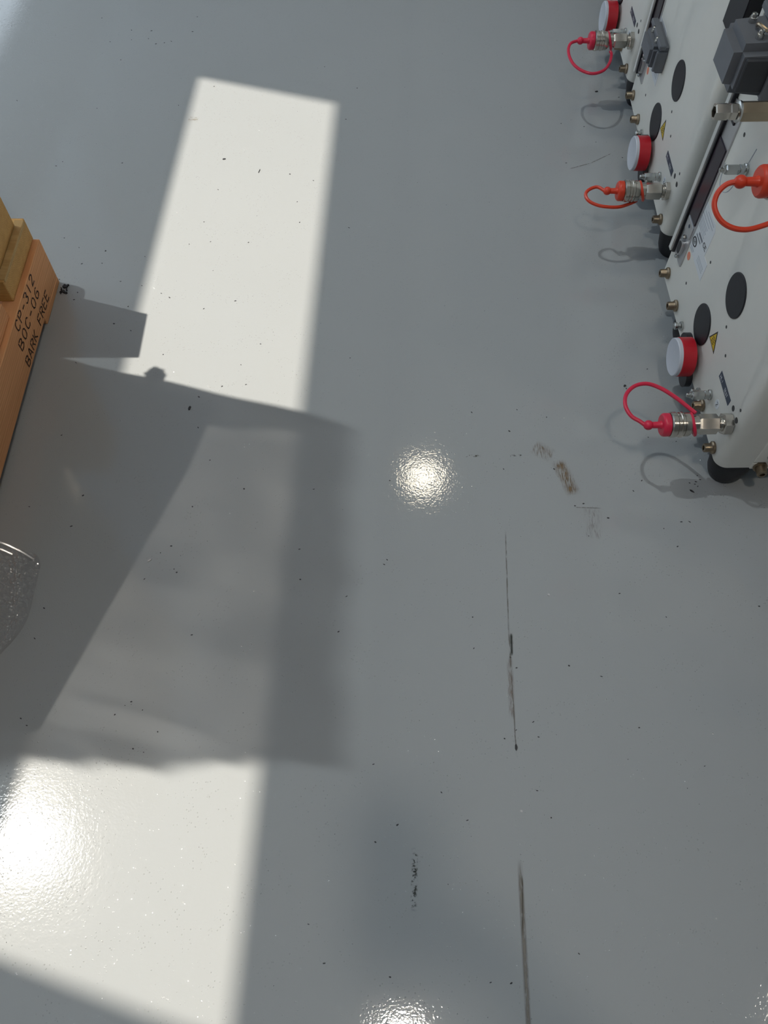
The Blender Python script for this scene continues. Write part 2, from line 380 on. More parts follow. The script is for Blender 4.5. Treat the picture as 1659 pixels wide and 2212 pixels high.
# ------------------------------------------------------------------ compressor units
LOOP = {
 0: [(0.4872, 0.8823, 0.187), (0.4741, 0.8879, 0.188), (0.459, 0.8992, 0.19), (0.451, 0.9205, 0.193), (0.4555, 0.9442, 0.196), (0.4735, 0.9625, 0.198), (0.4976, 0.9672, 0.199), (0.5219, 0.9561, 0.199), (0.5459, 0.9343, 0.199), (0.5657, 0.9106, 0.199), (0.5756, 0.897, 0.2)],
 1: [(0.503, 1.571, 0.165), (0.4902, 1.5691, 0.164), (0.4714, 1.5646, 0.16), (0.4632, 1.5521, 0.156), (0.4696, 1.5366, 0.152), (0.4884, 1.5274, 0.148), (0.5117, 1.5236, 0.146), (0.54, 1.5283, 0.142), (0.5669, 1.5415, 0.140), (0.5836, 1.549, 0.143)],
 2: [(0.5079, 2.1494, 0.168), (0.4959, 2.138, 0.166), (0.4873, 2.1195, 0.162), (0.488, 2.0942, 0.156), (0.4983, 2.0671, 0.15), (0.5185, 2.0471, 0.146), (0.5457, 2.0382, 0.144), (0.5749, 2.0508, 0.145), (0.5935, 2.0786, 0.148), (0.6027, 2.1118, 0.150), (0.6003, 2.1235, 0.153)]}
LOOPU = [(0.4834, 0.9416, 0.668), (0.4706, 0.94, 0.664), (0.4606, 0.9343, 0.655), (0.4569, 0.9239, 0.645), (0.4607, 0.9129, 0.637), (0.4703, 0.9034, 0.63), (0.4852, 0.8969, 0.626), (0.5032, 0.8965, 0.624), (0.5211, 0.8997, 0.626), (0.5426, 0.9057, 0.632), (0.5600, 0.9200, 0.640), (0.568, 0.933, 0.650)]
SEG7 = {  # letter strokes in a 1 x 1.4 box, with stencil breaks
 'C': [[(1, 1.15), (.8, 1.38), (.55, 1.4)], [(.42, 1.38), (.1, 1.2), (0, .7), (.1, .2), (.42, .02)], [(.55, 0), (.8, .02), (1, .25)]],
 'P': [[(0, 0), (0, 1.4)], [(.2, 1.4), (.7, 1.4), (1, 1.2), (1, .95), (.75, .72), (.2, .7)]],
 'B': [[(0, 0), (0, 1.4)], [(.2, 1.4), (.7, 1.4), (.95, 1.2), (.9, .9), (.6, .74)], [(.2, .72), (.6, .72), (1, .5), (1, .25), (.7, 0), (.2, 0)]],
 'O': [[(.42, 1.4), (.1, 1.2), (0, .7), (.1, .2), (.42, 0)], [(.58, 0), (.9, .2), (1, .7), (.9, 1.2), (.58, 1.4)]],
 'A': [[(0, 0), (.45, 1.4)], [(.55, 1.4), (1, 0)], [(.32, .5), (.68, .5)]],
 'R': [[(0, 0), (0, 1.4)], [(.2, 1.4), (.7, 1.4), (1, 1.2), (1, .95), (.75, .75), (.2, .72)], [(.55, .65), (1, 0)]],
 'K': [[(0, 0), (0, 1.4)], [(.2, .72), (.95, 1.4)], [(.3, .65), (1, 0)]],
 'F': [[(0, 0), (0, 1.4)], [(.2, 1.4), (1, 1.4)], [(.2, .75), (.75, .75)]],
 'E': [[(0, 0), (0, 1.4)], [(.2, 1.4), (1, 1.4)], [(.2, .75), (.75, .75)], [(.2, 0), (1, 0)]],
 '0': [[(.42, 1.4), (.1, 1.2), (0, .7), (.1, .2), (.42, 0)], [(.58, 0), (.9, .2), (1, .7), (.9, 1.2), (.58, 1.4)]],
 '1': [[(.5, 0), (.5, 1.4)]],
 '2': [[(0, 1.1), (.2, 1.35), (.5, 1.4)], [(.6, 1.39), (.95, 1.2), (.9, .9), (.1, .15)], [(0, 0), (1, 0)]],
 '3': [[(0, 1.2), (.25, 1.4), (.45, 1.4)], [(.58, 1.4), (.95, 1.15), (.8, .8), (.5, .74)], [(.6, .7), (1, .45), (.85, .1), (.55, 0)], [(.4, 0), (.15, .05), (0, .25)]],
 '6': [[(.9, 1.3), (.6, 1.4)], [(.45, 1.36), (.1, .95), (0, .5), (.12, .12), (.42, 0)], [(.58, 0), (.92, .15), (1, .45), (.8, .75), (.4, .75)]],
 '-': [[(.15, .65), (.85, .65)]], ' ': [], '~': [[(0, .6), (.25, .85), (.6, .6), (.9, .85)]],
 'T': [[(0, 1.4), (1, 1.4)], [(.5, 1.3), (.5, 0)]], 'S': [[(1, 1.2), (.6, 1.4), (.1, 1.2), (.2, .8), (.8, .6), (.9, .2), (.5, 0), (0, .2)]],
 'L': [[(0, 1.4), (0, 0), (.9, 0)]], 'I': [[(.5, 0), (.5, 1.4)]], 'H': [[(0, 0), (0, 1.4)], [(1, 0), (1, 1.4)], [(0, .7), (1, .7)]], 'G': [[(1, 1.15), (.6, 1.4), (.1, 1.2), (0, .7), (.1, .2), (.5, 0), (1, .2), (1, .65), (.6, .65)]]}
def letters(mb, text, o, du, dv, nrm, h, w, sp, lw):
    """flat stroke letters; o = lower left, du/dv unit axes, nrm the side they face"""
    o = Vector(o); du = Vector(du); dv = Vector(dv); nrm = Vector(nrm); x = 0
    for ch in text:
        for st in SEG7.get(ch, []):
            pts = [o + du * (x + p[0] * w) + dv * (p[1] / 1.4 * h) for p in st]
            for p, q in zip(pts, pts[1:]):
                d = (q - p).normalized(); n = nrm.cross(d) * (lw / 2); e = d * lw * 0.18
                vsn = [mb.bm.verts.new(v) for v in (p - n - e, q - n + e, q + n + e, p + n - e)]
                mb.bm.faces.new(vsn)
        x += w + sp
    return mb

OX, OY = 0.30, 1.11      # machine origin: 0.30 behind the front plate, middle of its width
def machine(idx, X, D, r, label):
    cr_, sr_ = math.cos(r), math.sin(r)
    root = empty('compressor_unit', (X + cr_ * OX - sr_ * OY, D + cr_ * OY + sr_ * OX, 0), r)
    tag(root, label, 'compressor', 'white compressor units in a row')
    def P(off, ly, z): return (-off - OX, ly - OY, z)
    def Lc(wp):
        dx, dy = wp[0] - X, wp[1] - D
        return (dx * cr_ + dy * sr_ - OX, -dx * sr_ + dy * cr_ - OY, wp[2])
    AX = (-1, 0, 0)
    YN, YF, ZB, ZT, DEP = 0.85, 1.376, 0.083, 0.80, 0.62
    # housing: folded sheet, big radius on the front upright edges
    b = bmesh.new(); bmesh.ops.create_cube(b, size=1)
    bmesh.ops.scale(b, vec=(DEP, YF - YN, ZT - ZB), verts=b.verts)
    bmesh.ops.translate(b, vec=(DEP / 2 - OX, (YF + YN) / 2 - OY, (ZT + ZB) / 2), verts=b.verts)
    eds = [e for e in b.edges if abs(e.verts[0].co.z - e.verts[1].co.z) > .1 and e.verts[0].co.x < 0 and e.verts[0].co.y < 0]
    bmesh.ops.bevel(b, geom=eds, offset=0.024, segments=8, affect='EDGES', profile=0.5)
    b.edges.ensure_lookup_table()
    eds = [e for e in b.edges if (e.verts[0].co.z < ZB + .001 and e.verts[1].co.z < ZB + .001)]
    bmesh.ops.bevel(b, geom=eds, offset=0.006, segments=3, affect='EDGES', profile=0.5)
    mb = MB(); mb.merge(b); mb.build('housing', 'machine_paint', root)
    # side cover plates with seams
    MB().box(0.066 - OX, DEP - .03 - OX, YN - .0025 - OY, YN + .004 - OY, 0.108, ZT - .03, .0012, 1).build('side_cover', 'machine_paint', root)
    MB().box(0.066 - OX, DEP - .03 - OX, YN - .002 - OY, YN + .004 - OY, ZB + .002, 0.105, .0012, 1).build('lower_rail', 'machine_paint', root)
    MB().lathe((0.094 - OX, YN - OY, 0.128), (0, -1, 0), [(0, .010), (.003, .010), (.006, .0085), (.008, .004), (.008, 0)], 20).build('cover_screw', 'chrome', root)
    MB().lathe((0.083 - OX, YN - OY, 0.0945), (0, -1, 0), [(0, .013), (.006, .0135), (.006, .010), (.020, .010), (.022, .0085), (.022, .005), (.016, .005), (.016, 0)], 20).build('side_bolt', 'bronze_bolt', root)
    # rubber feet
    for fx, fy in ((.056, .897), (.056, 1.255), (.56, .897), (.56, 1.255)):
        MB().lathe((fx - OX, fy - OY, 0), (0, 0, 1), [(0, .028), (.006, .032), (.02, .037), (.045, .041), (.07, .042), (.0835, .040)], 28).build('rubber_foot', 'rubber_black', root)
    # round black plugs
    for ly, z in ((1.0648, .3292), (1.1258, .189)):
        MB().lathe(P(0, ly, z), AX, [(-.002, .0412), (.0015, .0412), (.0025, .040), (.003, .020), (.003, 0)], 48).build('round_plug', 'black_plastic', root)
    # small holes
    for ly, z, hr in ((1.2563, .1725, .0032), (1.0458, .2684, .0032), (1.0032, .2372, .0032), (.9002, .2111, .0058), (.8743, .2094, .0058), (.879, .2332, .0032), (1.20, .282, .003), (1.2793, .501, .004)):
        MB().lathe(P(0, ly, z), AX, [(-.001, hr), (.0003, hr), (.0003, 0)], 14).build('screw_hole', 'hole_dark', root)
    # warning triangle
    def tri(sc, off):
        t = [(1.0826, .2018), (1.0635, .2369), (1.0411, .1985)]; c = (1.0624, .2124)
        return [P(off, c[0] + (a - c[0]) * sc, c[1] + (z - c[1]) * sc) for a, z in t]
    wt = MB().prism(tri(1.0, 0), (-.0005, 0, 0)).build('warning_label', 'print_black', root, False); wt['label'] = 'yellow warning triangle'
    MB().prism(tri(.78, .0005), (-.0003, 0, 0)).build('yellow_field', 'label_yellow', wt, False)
    mb = MB()
    for k in range(3):
        letters(mb, '~', P(.0009, 1.0705 - .001 * k, .203 + .0055 * k), (0, -1, 0), (0, 0, 1), (-1, 0, 0), .008, .016, 0, .0022)
    mb.build('heat_waves', 'print_black', wt, False)
    # blue tape label
    bl = MB().box(-.0008 - OX, .001 - OX, .9184 - OY, .9887 - OY, .1955, .2109).build('blue_label', 'label_blue', root, False); bl['label'] = 'dark blue tape label with white lettering'
    mb = MB(); letters(mb, 'HLI', P(.0012, .9830, .2000), (0, -1, 0), (0, 0, 1), (-1, 0, 0), .0065, .0042, .0016, .0011)
    letters(mb, 'TEST', P(.0012, .9525, .1995), (0, -1, 0), (0, 0, 1), (-1, 0, 0), .0065, .0040, .0012, .0011)
    mb.build('lettering', 'label_white', bl, False)
    # white rating plate sticker, stepped outline
    sl = MB().prism([P(0, 1.318, .2265), P(0, 1.318, .336), P(0, 1.240, .337), P(0, 1.2315, .328), P(0, 1.2315, .268), P(0, 1.207, .268), P(0, 1.207, .2265)], (-.0005, 0, 0)).build('rating_label', 'label_white', root, False)
    sl['label'] = 'white rating sticker with fine print'
    mb = MB()
    def bar(l0, l1, z0, z1): mb.box(-.0009 - OX, -.0005 - OX, min(l0, l1) - OY, max(l0, l1) - OY, z0, z1)
    for l0, l1, z in ((1.313, 1.258, .312), (1.300, 1.243, .3205), (1.288, 1.243, .328)): bar(l0, l1, z, z + .0016)
    for k in range(5): bar(1.31, 1.262 + .004 * (k % 2), .284 + .005 * k, .2855 + .005 * k)
    for k in range(3): bar(1.255, 1.215, .238 + .005 * k, .2392 + .005 * k)
    bar(1.300, 1.280, .2345, .2365); bar(1.300, 1.284, .230, .2315)
    tag(mb.build('fine_print', 'print_light', sl, False), kind='stuff')
    mb = MB(); bar(1.289, 1.262, .2735, .279); bar(1.298, 1.268, .2655, .2685)
    tag(mb.build('bold_print', 'print_grey', sl, False), kind='stuff')
    mb = MB(); letters(mb, 'CE', P(.0009, 1.255, .2745), (0, -1, 0), (0, 0, 1), (-1, 0, 0), .009, .0075, .003, .0018); mb.build('ce_mark', 'print_black', sl, False); mb = MB()
    n_ = 24; c0 = (1.292, .2515)
    ring = [P(.0008, c0[0] + .011 * math.cos(2 * math.pi * k / n_), c0[1] + .0085 * math.sin(2 * math.pi * k / n_)) for k in range(n_)]
    mb.tube(ring, .0011, 6, True); letters(mb, 'GS', P(.0009, 1.297, .2485), (0, -1, 0), (0, 0, 1), (-1, 0, 0), .006, .004, .0015, .0012)
    tag(mb.build('approval_mark', 'print_black', sl, False), kind='stuff')
    MB().lathe(P(0, 1.2931, .2125), AX, [(0, .0085), (.0005, .0085), (.0005, 0)], 24).build('orange_sticker', 'label_orange', root, False)
    # tag under the small fitting
    ct = MB().lathe(P(0, .949, .1595), AX, [(0, .0095), (.0005, .0095), (.0005, 0)], 20).build('number_label', 'label_white', root, False)
    mb = MB(); letters(mb, '2', P(.0009, .952, .1555), (0, -1, 0), (0, 0, 1), (-1, 0, 0), .009, .0055, 0, .0015); mb.build('digit', 'print_grey', ct, False)
    # row of bolts along the lower edge
    def bolt(ly, z, s=1.0):
        MB().lathe(P(0, ly, z), AX, [(0, .0125 * s), (.004, .0128 * s), (.0055, .0105 * s), (.008, .0090 * s), (.0185, .0088 * s), (.020, .0078 * s), (.020, .0045 * s), (.014, .0045 * s), (.014, 0)], 24).build('panel_bolt', 'bronze_bolt', root)
    for ly, z in ((1.349, .112), (1.256, .107), (.989, .104), (.888, .102)): bolt(ly, z)
    def stud(ly, z):
        o = MB().lathe(P(0, ly, z), AX, [(0, .0095), (.004, .0095), (.005, .006), (.010, .0055), (.012, .008), (.016, .0075), (.018, .004), (.018, 0)], 20).build('panel_stud', 'chrome', root)
    stud(1.197, .108); stud(1.022, .104)
    def fitting(ly, z):
        f = MB().lathe(P(0, ly, z), AX, [(0, .0105), (.004, .0105), (.005, .0085), (.013, .0088), (.014, .0078)], 16).build('gas_fitting', 'chrome', root)
        MB().lathe(P(.014, ly, z), AX, [(0, .0085), (.002, .0092), (.022, .0092), (.024, .0075)], 6, .3).build('hex_body', 'chrome', f)
        MB().lathe(P(.038, ly, z), AX, [(0, .0060), (.004, .0060), (.0045, .0045), (.009, .0042), (.010, .0030), (.010, 0)], 14).build('nipple', 'chrome', f)
        return f
    fitting(.983, .1455); fitting(1.2209, .4748)
    # isolator knob: black flange, red ring, pale lid
    ly0, z0, rr = 1.100, .122, .0400
    fl_ = MB()
    pts = []
    ca, sa = math.cos(R(35)), math.sin(R(35))
    for k in range(40):
        a = 2 * math.pi * k / 40; u, v = math.cos(a), math.sin(a)
        pu = .034 * (1 if u >= 0 else -1) + .022 * u; pv = .022 * v
        pts.append(P(0, 1.112 + pu * ca - pv * sa, .0985 + pu * sa + pv * ca))
    fl_.prism(pts, (-.013, 0, 0)); fl = fl_.build('isolator_flange', 'black_plastic', root)
    rg = MB().lathe(P(.008, ly0, z0), AX, [(0, .0385), (.001, rr), (.0265, rr), (.0285, rr - .0015), (.0285, .030)], 48).build('red_ring', 'red_plastic', root)
    MB().lathe(P(.036, ly0, z0), AX, [(0, rr - .0008), (.0065, rr - .001), (.0080, rr - .0028), (.0072, rr - .006), (.0072, 0)], 48).build('lid', 'lid_plastic', rg)
    mb = MB(); letters(mb, 'ON', P(.0436, ly0 + .004, z0 + .008), (0, -1, 0), (0, 0, 1), (-1, 0, 0), .007, .006, .003, .0008); letters(mb, '-', P(.0436, ly0 + .02, z0 - .01), (0, -1, 0), (0, 0, 1), (-1, 0, 0), .007, .006, .003, .0008)
    mb.build('lid_marks', 'label_white', rg, False)
    # quick coupling with rubber dust cap and tether
    def coupling(ly, z, loop, rub, k=1.0, sh=0.0):
        def Q(off): return P(off * k - sh, ly, z)
        def pf(pr): return [(t * k, r_) for t, r_ in pr]
        c = MB().lathe(Q(0), AX, pf([(0, .0195), (.001, .0210), (.0155, .0210), (.0170, .0190)]), 6, R(30)).build('coupling', 'steel', root)
        MB().lathe(Q(.017), AX, pf([(0, .0140), (.004, .0140), (.004, .0130), (.0075, .0130)]), 32).build('neck', 'steel', c)
        MB().lathe(Q(.0235), AX, pf([(0, .0150), (.003, .0190), (.033, .0192), (.0385, .0165)]), 6, R(12)).build('hex_body', 'steel', c)
        MB().lathe(Q(.062), AX, pf([(0, .0160), (.015, .0162), (.015, .0205), (.018, .0222), (.027, .0224), (.0275, .0214), (.0295, .0214), (.030, .0240), (.034, .0242), (.035, .0228), (.040, .0230), (.041, .0218), (.0425, .0218), (.043, .0240), (.050, .0242), (.0525, .0225)]), 40).build('collar', 'steel', c)
        MB().lathe(Q(.1145), AX, pf([(0, .0195), (.001, .0218), (.0095, .0220), (.0125, .0210), (.0145, .0185), (.0145, .0078), (.018, .0064), (.0320, .0060)]), 36).build('dust_cap', rub, c)
        prof = [(-.0092 * math.cos(math.pi * q / 12), .0092 * math.sin(math.pi * q / 12)) for q in range(13)]; prof[0] = (prof[0][0], 0); prof[-1] = (prof[-1][0], 0)
        MB().lathe(Q(.1525), AX, prof, 24).build('bulb', rub, c)
        end = P(.1525 * k - sh + .006, ly, z); ringpt = P(.070 * k - sh, ly + .012, z + .016)
        pts = [end] + [Lc(p) for p in loop[1:-1]] + [Lc(loop[-1])]
        MB().tube(spline(pts, 6), .0038, 10).build('tether', rub, c)
        ring = []
        for q in range(28):
            a_ = 2 * math.pi * q / 28
            ring.append(P(.070 * k - sh + .007 * math.sin(a_), ly + .0195 * math.cos(a_), z + .0195 * math.sin(a_)))
        MB().tube(ring, .0034, 8, True).build('tether_ring', rub, c)
    coup = [(0.8835, .1866), (.9072, .1651), (.9032, .1686)][idx]
    coupling(coup[0], coup[1], LOOP[idx], ['red_rubber', 'orange_rubber', 'red_rubber'][idx], (1.0, .95, .94)[idx], (0, .006, .005)[idx])
    # upper coupling
    if idx == 0: up = LOOPU
    else:
        dX, dY = X - .66, D
        base = [(p[0] - .62, p[1] - .941, p[2]) for p in LOOPU]
        sc_ = 1.0 if idx == 1 else .9
        up = [(X - .023 + p[0] * sc_, D + .929 + p[1] * sc_, p[2] + (.002 if idx == 1 else .01)) for p in base]
    lyu = Lc((X - .1, D + .9416 if idx == 0 else D + .929, .668))[1] + OY
    coupling(lyu, .668, up, 'orange_rubber' if idx == 0 else 'red_rubber')
    # hexagonal bar coupling beside the upper plug
    hb = MB().lathe(P(0, 1.148, .634), AX, [(0, .0155), (.088, .0155), (.092, .0145)], 6, R(12)).build('hex_pipe', 'brass_pipe', root)
    MB().lathe(P(.092, 1.148, .634), AX, [(0, .0155), (.003, .0160), (.005, .0130)], 32).build('washer', 'chrome', hb)
    MB().lathe(P(.097, 1.148, .634), AX, [(0, .0115), (.001, .0130), (.010, .0130), (.012, .0110), (.014, .0110), (.0145, .0130), (.032, .0130), (.034, .0115), (.034, .0085), (.024, .0085), (.024, 0)], 6, R(12)).build('end_nut', 'steel', hb)
    # narrow socket module along the far edge
    md = MB().box(-.003 - OX, .002 - OX, 1.308 - OY, 1.360 - OY, .168, .52, .0006, 1).build('socket_module', 'aluminium', root)
    MB().box(-.012 - OX, .002 - OX, 1.361 - OY, 1.3735 - OY, .166, .78, .0008, 1).build('edge_strip', 'strip_white', md)
    MB().box(-.0078 - OX, .0 - OX, 1.3565 - OY, 1.361 - OY, .166, .78).build('edge_groove', 'black_plastic', md)
    MB().box(-.0055 - OX, -.002 - OX, 1.3115 - OY, 1.356 - OY, .272, .445, .0008, 1).build('display', 'display_dark', md)
    MB().box(-.006 - OX, -.002 - OX, 1.322 - OY, 1.340 - OY, .488, .512, .001, 1).build('dark_socket', 'black_plastic', md)
    MB().box(-.0052 - OX, -.002 - OX, 1.312 - OY, 1.352 - OY, .238, .268, .0006, 1).build('blank_plate', 'aluminium', md)
    MB().lathe(P(.0052, 1.332, .256), AX, [(0, .004), (.0004, .004), (.0004, 0)], 14).build('plate_hole', 'label_blue', md)
    # oval serial connector
    ov = []
    for k in range(28):
        a = 2 * math.pi * k / 28; q = .60
        ov.append(P(.003, 1.330 + .010 * (abs(math.cos(a)) ** q) * (1 if math.cos(a) >= 0 else -1), .2035 + .0175 * (abs(math.sin(a)) ** q) * (1 if math.sin(a) >= 0 else -1)))
    sc = MB().prism(ov, (-.007, 0, 0)).build('serial_connector', 'aluminium', root)
    cen = Vector(P(.0101, 1.330, .2035))
    MB().prism([cen + (Vector(v) - Vector(P(.003, 1.330, .2035))) * .80 for v in ov], (-.0006, 0, 0)).build('socket_face', 'black_plastic', sc)
    for z in (.178, .229):
        MB().lathe(P(.003, 1.331, z), AX, [(0, .0045), (.006, .0045), (.008, .003), (.008, 0)], 6).build('jack_screw', 'chrome', sc)
    # black corner grip
    gp = [(0.085, .53), (0.085, .60), (.045, .66), (0.0, .66), (0.0, .53)]
    MB().prism([P(-.0005, .85 + a, z) for a, z in gp], (-.003, 0, 0)).build('corner_grip', 'black_plastic', root, False)
    MB().prism([(-OX + .0, YN - .003 - OY, .50), (.040 - OX, YN - .003 - OY, .50), (.040 - OX, YN - .003 - OY, .68), (-OX + .0, YN - .003 - OY, .66)], (0, .0028, 0)).build('side_grip', 'black_plastic', root, False)
    # plug hoods
    def hood(l0, l1, za, zb, o0, o1, big):
        h = MB().box(-o0 - .014 - OX, -o0 - OX + .014, l0 - .006 - OY, l1 + .006 - OY, za - .004, zb + .004, .004, 2).build('plug_socket', 'grey_hood', root)
        b = bmesh.new(); bmesh.ops.create_cube(b, size=1)
        bmesh.ops.scale(b, vec=(o1 - o0, l1 - l0, zb - za), verts=b.verts)
        for v in b.verts:
            if v.co.x < 0: v.co.y *= .90; v.co.z *= .86
        bmesh.ops.translate(b, vec=(-(o0 + o1) / 2 - OX, (l0 + l1) / 2 - OY, (za + zb) / 2), verts=b.verts)
        bmesh.ops.bevel(b, geom=b.edges[:], offset=.013 if big else .007, segments=4, affect='EDGES')
        mb = MB(); mb.merge(b); mb.build('plug_hood', 'grey_hood', h)
        # relief on the near end: sunk field and lever
        w_ = zb - za
        MB().box(-o1 + .016 - OX, -o0 - .004 - OX, l0 - .0025 - OY, l0 + .006 - OY, za + .18 * w_, zb - .22 * w_, .002, 1).build('end_field', 'dark_hood', h)
        mb = MB(); mb.box(-o0 - .022 - OX, -o0 + .004 - OX, l0 - .010 - OY, l0 - .002 - OY, za + .05 * w_, zb - .10 * w_, .002, 1)
        mb.box(-o0 - .020 - OX, -o0 - .004 - OX, l0 - .010 - OY, l1 + .010 - OY, zb - .02 * w_, zb + .010, .002, 1); mb.build('locking_lever', 'grey_hood', h)
        for a in (.28, .72):
            MB().lathe((-(o0 + (o1 - o0) * .55) - OX, l0 + (l1 - l0) * a - OY, zb - .004), (0, 0, 1), [(0, .006), (.008, .006), (.0085, .0045), (.013, .0045), (.014, .003), (.014, 0)], 14).build('hood_screw', 'chrome', h)
        return h
    if idx == 1: hood(1.195, 1.292, .272, .326, .004, .038, False)
    if idx == 0:
        h = hood(1.205, 1.305, .612, .700, .022, .100, True)
        MB().box(-.022 - OX, .0 - OX, 1.200 - OY, 1.312 - OY, .604, .706, .003, 1).build('socket_base', 'dark_hood', h)
        MB().tube(spline([(-.062 - OX, 1.262 - OY, .700), (-.065 - OX, 1.25 - OY, .708), (-.058 - OX, 1.232 - OY, .709), (-.04 - OX, 1.222 - OY, .708), (-.028 - OX, 1.228 - OY, .706)], 6), .0028, 8).build('spring_clip', 'brass_pipe', h)
        # thin wire ring hanging beside the small fitting
        wr = [P(.010, 1.285, .440), P(.014, 1.268, .415), P(.016, 1.245, .412), P(.016, 1.222, .428), P(.014, 1.212, .455), P(.012, 1.205, .49), P(.01, 1.20, .53)]
        MB().tube(spline(wr, 6), .0008, 6).build('thin_wire', 'print_light', root)
    return root
machine(0, 0.66, 0.0, R(1.19), 'near white compressor unit, the one closest to the camera at the right edge')
machine(1, 0.6421, 0.646, R(-.5), 'middle white compressor unit with orange dust cap and grey plug hood')
machine(2, 0.6574, 1.2408, R(-.09), 'far white compressor unit at the top of the picture')

# ------------------------------------------------------------------ pallet with wrapped load
PX = -0.777
pal = empty('wooden_pallet', (-1.28, 0.93, 0)); tag(pal, 'wooden pallet with stencilled side board at the left edge', 'pallet')
def pb(name, m, x0, x1, y0, y1, z0, z1, bev=.0015, parent=pal): return MB().box(x0 + 1.28, x1 + 1.28, y0 - .93, y1 - .93, z0, z1, bev, 1).build(name, m, parent)
str_ = []
for x0 in (PX - .04, -1.30, -1.78):
    str_.append(pb('stringer', 'wood_red', x0, x0 + .04, .42, 1.437, .017, .130))
for y0, y1 in ((1.302, 1.437), (.87 - .06, .87 + .06), (.42, .54)):
    if y0 > 1.0: pb('bottom_board', 'wood_red', -1.78, PX + .0005, y0, y1, 0, .0168)
for k, (y0, y1, m) in enumerate(((1.245, 1.438, 'wood_yellow'), (1.112, 1.200, 'wood_red'), (.96, 1.05, 'wood_pale'), (.82, .915, 'wood_yellow'), (.68, .775, 'wood_pale'), (.42, .60, 'wood_yellow'))):
    dx = (-.0135, -.012, -.018, -.012, -.015, -.012)[k]
    pb('deck_board', m, -1.78, PX + dx, y0, y1, .1302, .187 if k in (0, 5) else .172)
# pale strip put in for the edge highlight of the first deck board
MB().box(-.02 + PX + 1.28 - .012, PX + 1.28 - .011, 1.25 - .93, 1.430 - .93, .1795, .1885, .001, 1).build('edge_highlight', 'wood_pale', pal)
mb = MB()
for txt, y0, z0, w_ in (('CP-312', 1.183, .1035, .0235), ('BOC-06', 1.160, .0700, .0262), ('BARK FREE', 1.152, .0275, .0222)):
    letters(mb, txt, (PX + .0008 + 1.28, y0 - .93, z0), (0, 1, 0), (0, 0, 1), (1, 0, 0), .0225, w_ * .72, w_ * .42 if txt != 'BARK FREE' else w_ * .36, .0030)
st = mb.build('stencil_lettering', 'stencil_ink', str_[0], False)

load = empty('wrapped_load', (-1.32, .87, .187)); tag(load, 'tall load under a plastic cover standing on the pallet', 'load')
def lb(name, m, x0, x1, y0, y1, z0, z1, bev=.002): return MB().box(x0 + 1.32, x1 + 1.32, y0 - .87, y1 - .87, z0 - .187, z1 - .187, bev, 1).build(name, m, load)
lb('corner_post', 'wood_yellow', -1.0, -.803, 1.280, 1.412, .189, .60)
# carton with a sloping top
q = [(.46, .1885), (1.245, .1885), (1.245, 1.30), (1.06, 1.20), (.46, .74)]
MB().prism([(-1.72 + 1.32, y - .87, z - .187) for y, z in q], (.81, 0, 0)).build('carton', 'carton', load, False)
# plastic cover, a loose bag up to 1.9 m
def cover():
    b = bmesh.new(); n = 46; hz = 40
    y0, y1, x0, x1, zt = .562, 1.262, -1.74, -.895, 2.05
    per = []
    for k in range(n): per.append((x0 + (x1 - x0) * k / n, y0))
    for k in range(n): per.append((x1, y0 + (y1 - y0) * k / n))
    for k in range(n): per.append((x1 - (x1 - x0) * k / n, y1))
    for k in range(n): per.append((x0, y1 - (y1 - y0) * k / n))
    rnd = random.Random(3); ph = [rnd.uniform(0, 6.28) for _ in range(12)]
    rings = []
    for j in range(hz + 1):
        z = .50 + (zt - .50) * j / hz; ring = []
        for k, (x, y) in enumerate(per):
            a = k / len(per) * 6.283
            d = .006 * math.sin(9 * a + ph[0] + 2 * z) + .005 * math.sin(23 * a + ph[1] - 3 * z) + .003 * math.sin(51 * a + ph[2] + 9 * z)
            cx, cy = (x0 + x1) / 2, (y0 + y1) / 2; v = Vector((x - cx, y - cy)).normalized()
            ring.append(b.verts.new((x + v.x * d + 1.32, y + v.y * d - .87, z - .187)))
        rings.append(ring)
    for A, B in zip(rings, rings[1:]):
        for k in range(len(A)): b.faces.new((A[k], A[(k + 1) % len(A)], B[(k + 1) % len(A)], B[k]))
    b.faces.new(rings[-1])
    mb = MB(); mb.merge(b); mb.build('plastic_cover', 'cover_film', load)
cover()
# crumpled tuft of film sticking out of the far right edge
tb = bmesh.new(); bmesh.ops.create_icosphere(tb, subdivisions=3, radius=.021)
tr = random.Random(9)
for v in tb.verts: v.co = v.co * tr.uniform(.75, 1.15); v.co.z *= 1.2
bmesh.ops.translate(tb, vec=(-.900 + 1.32, 1.274 - .87, .93 - .187), verts=tb.verts)
mb = MB(); mb.merge(tb); mb.build('film_tuft', 'carton', load)

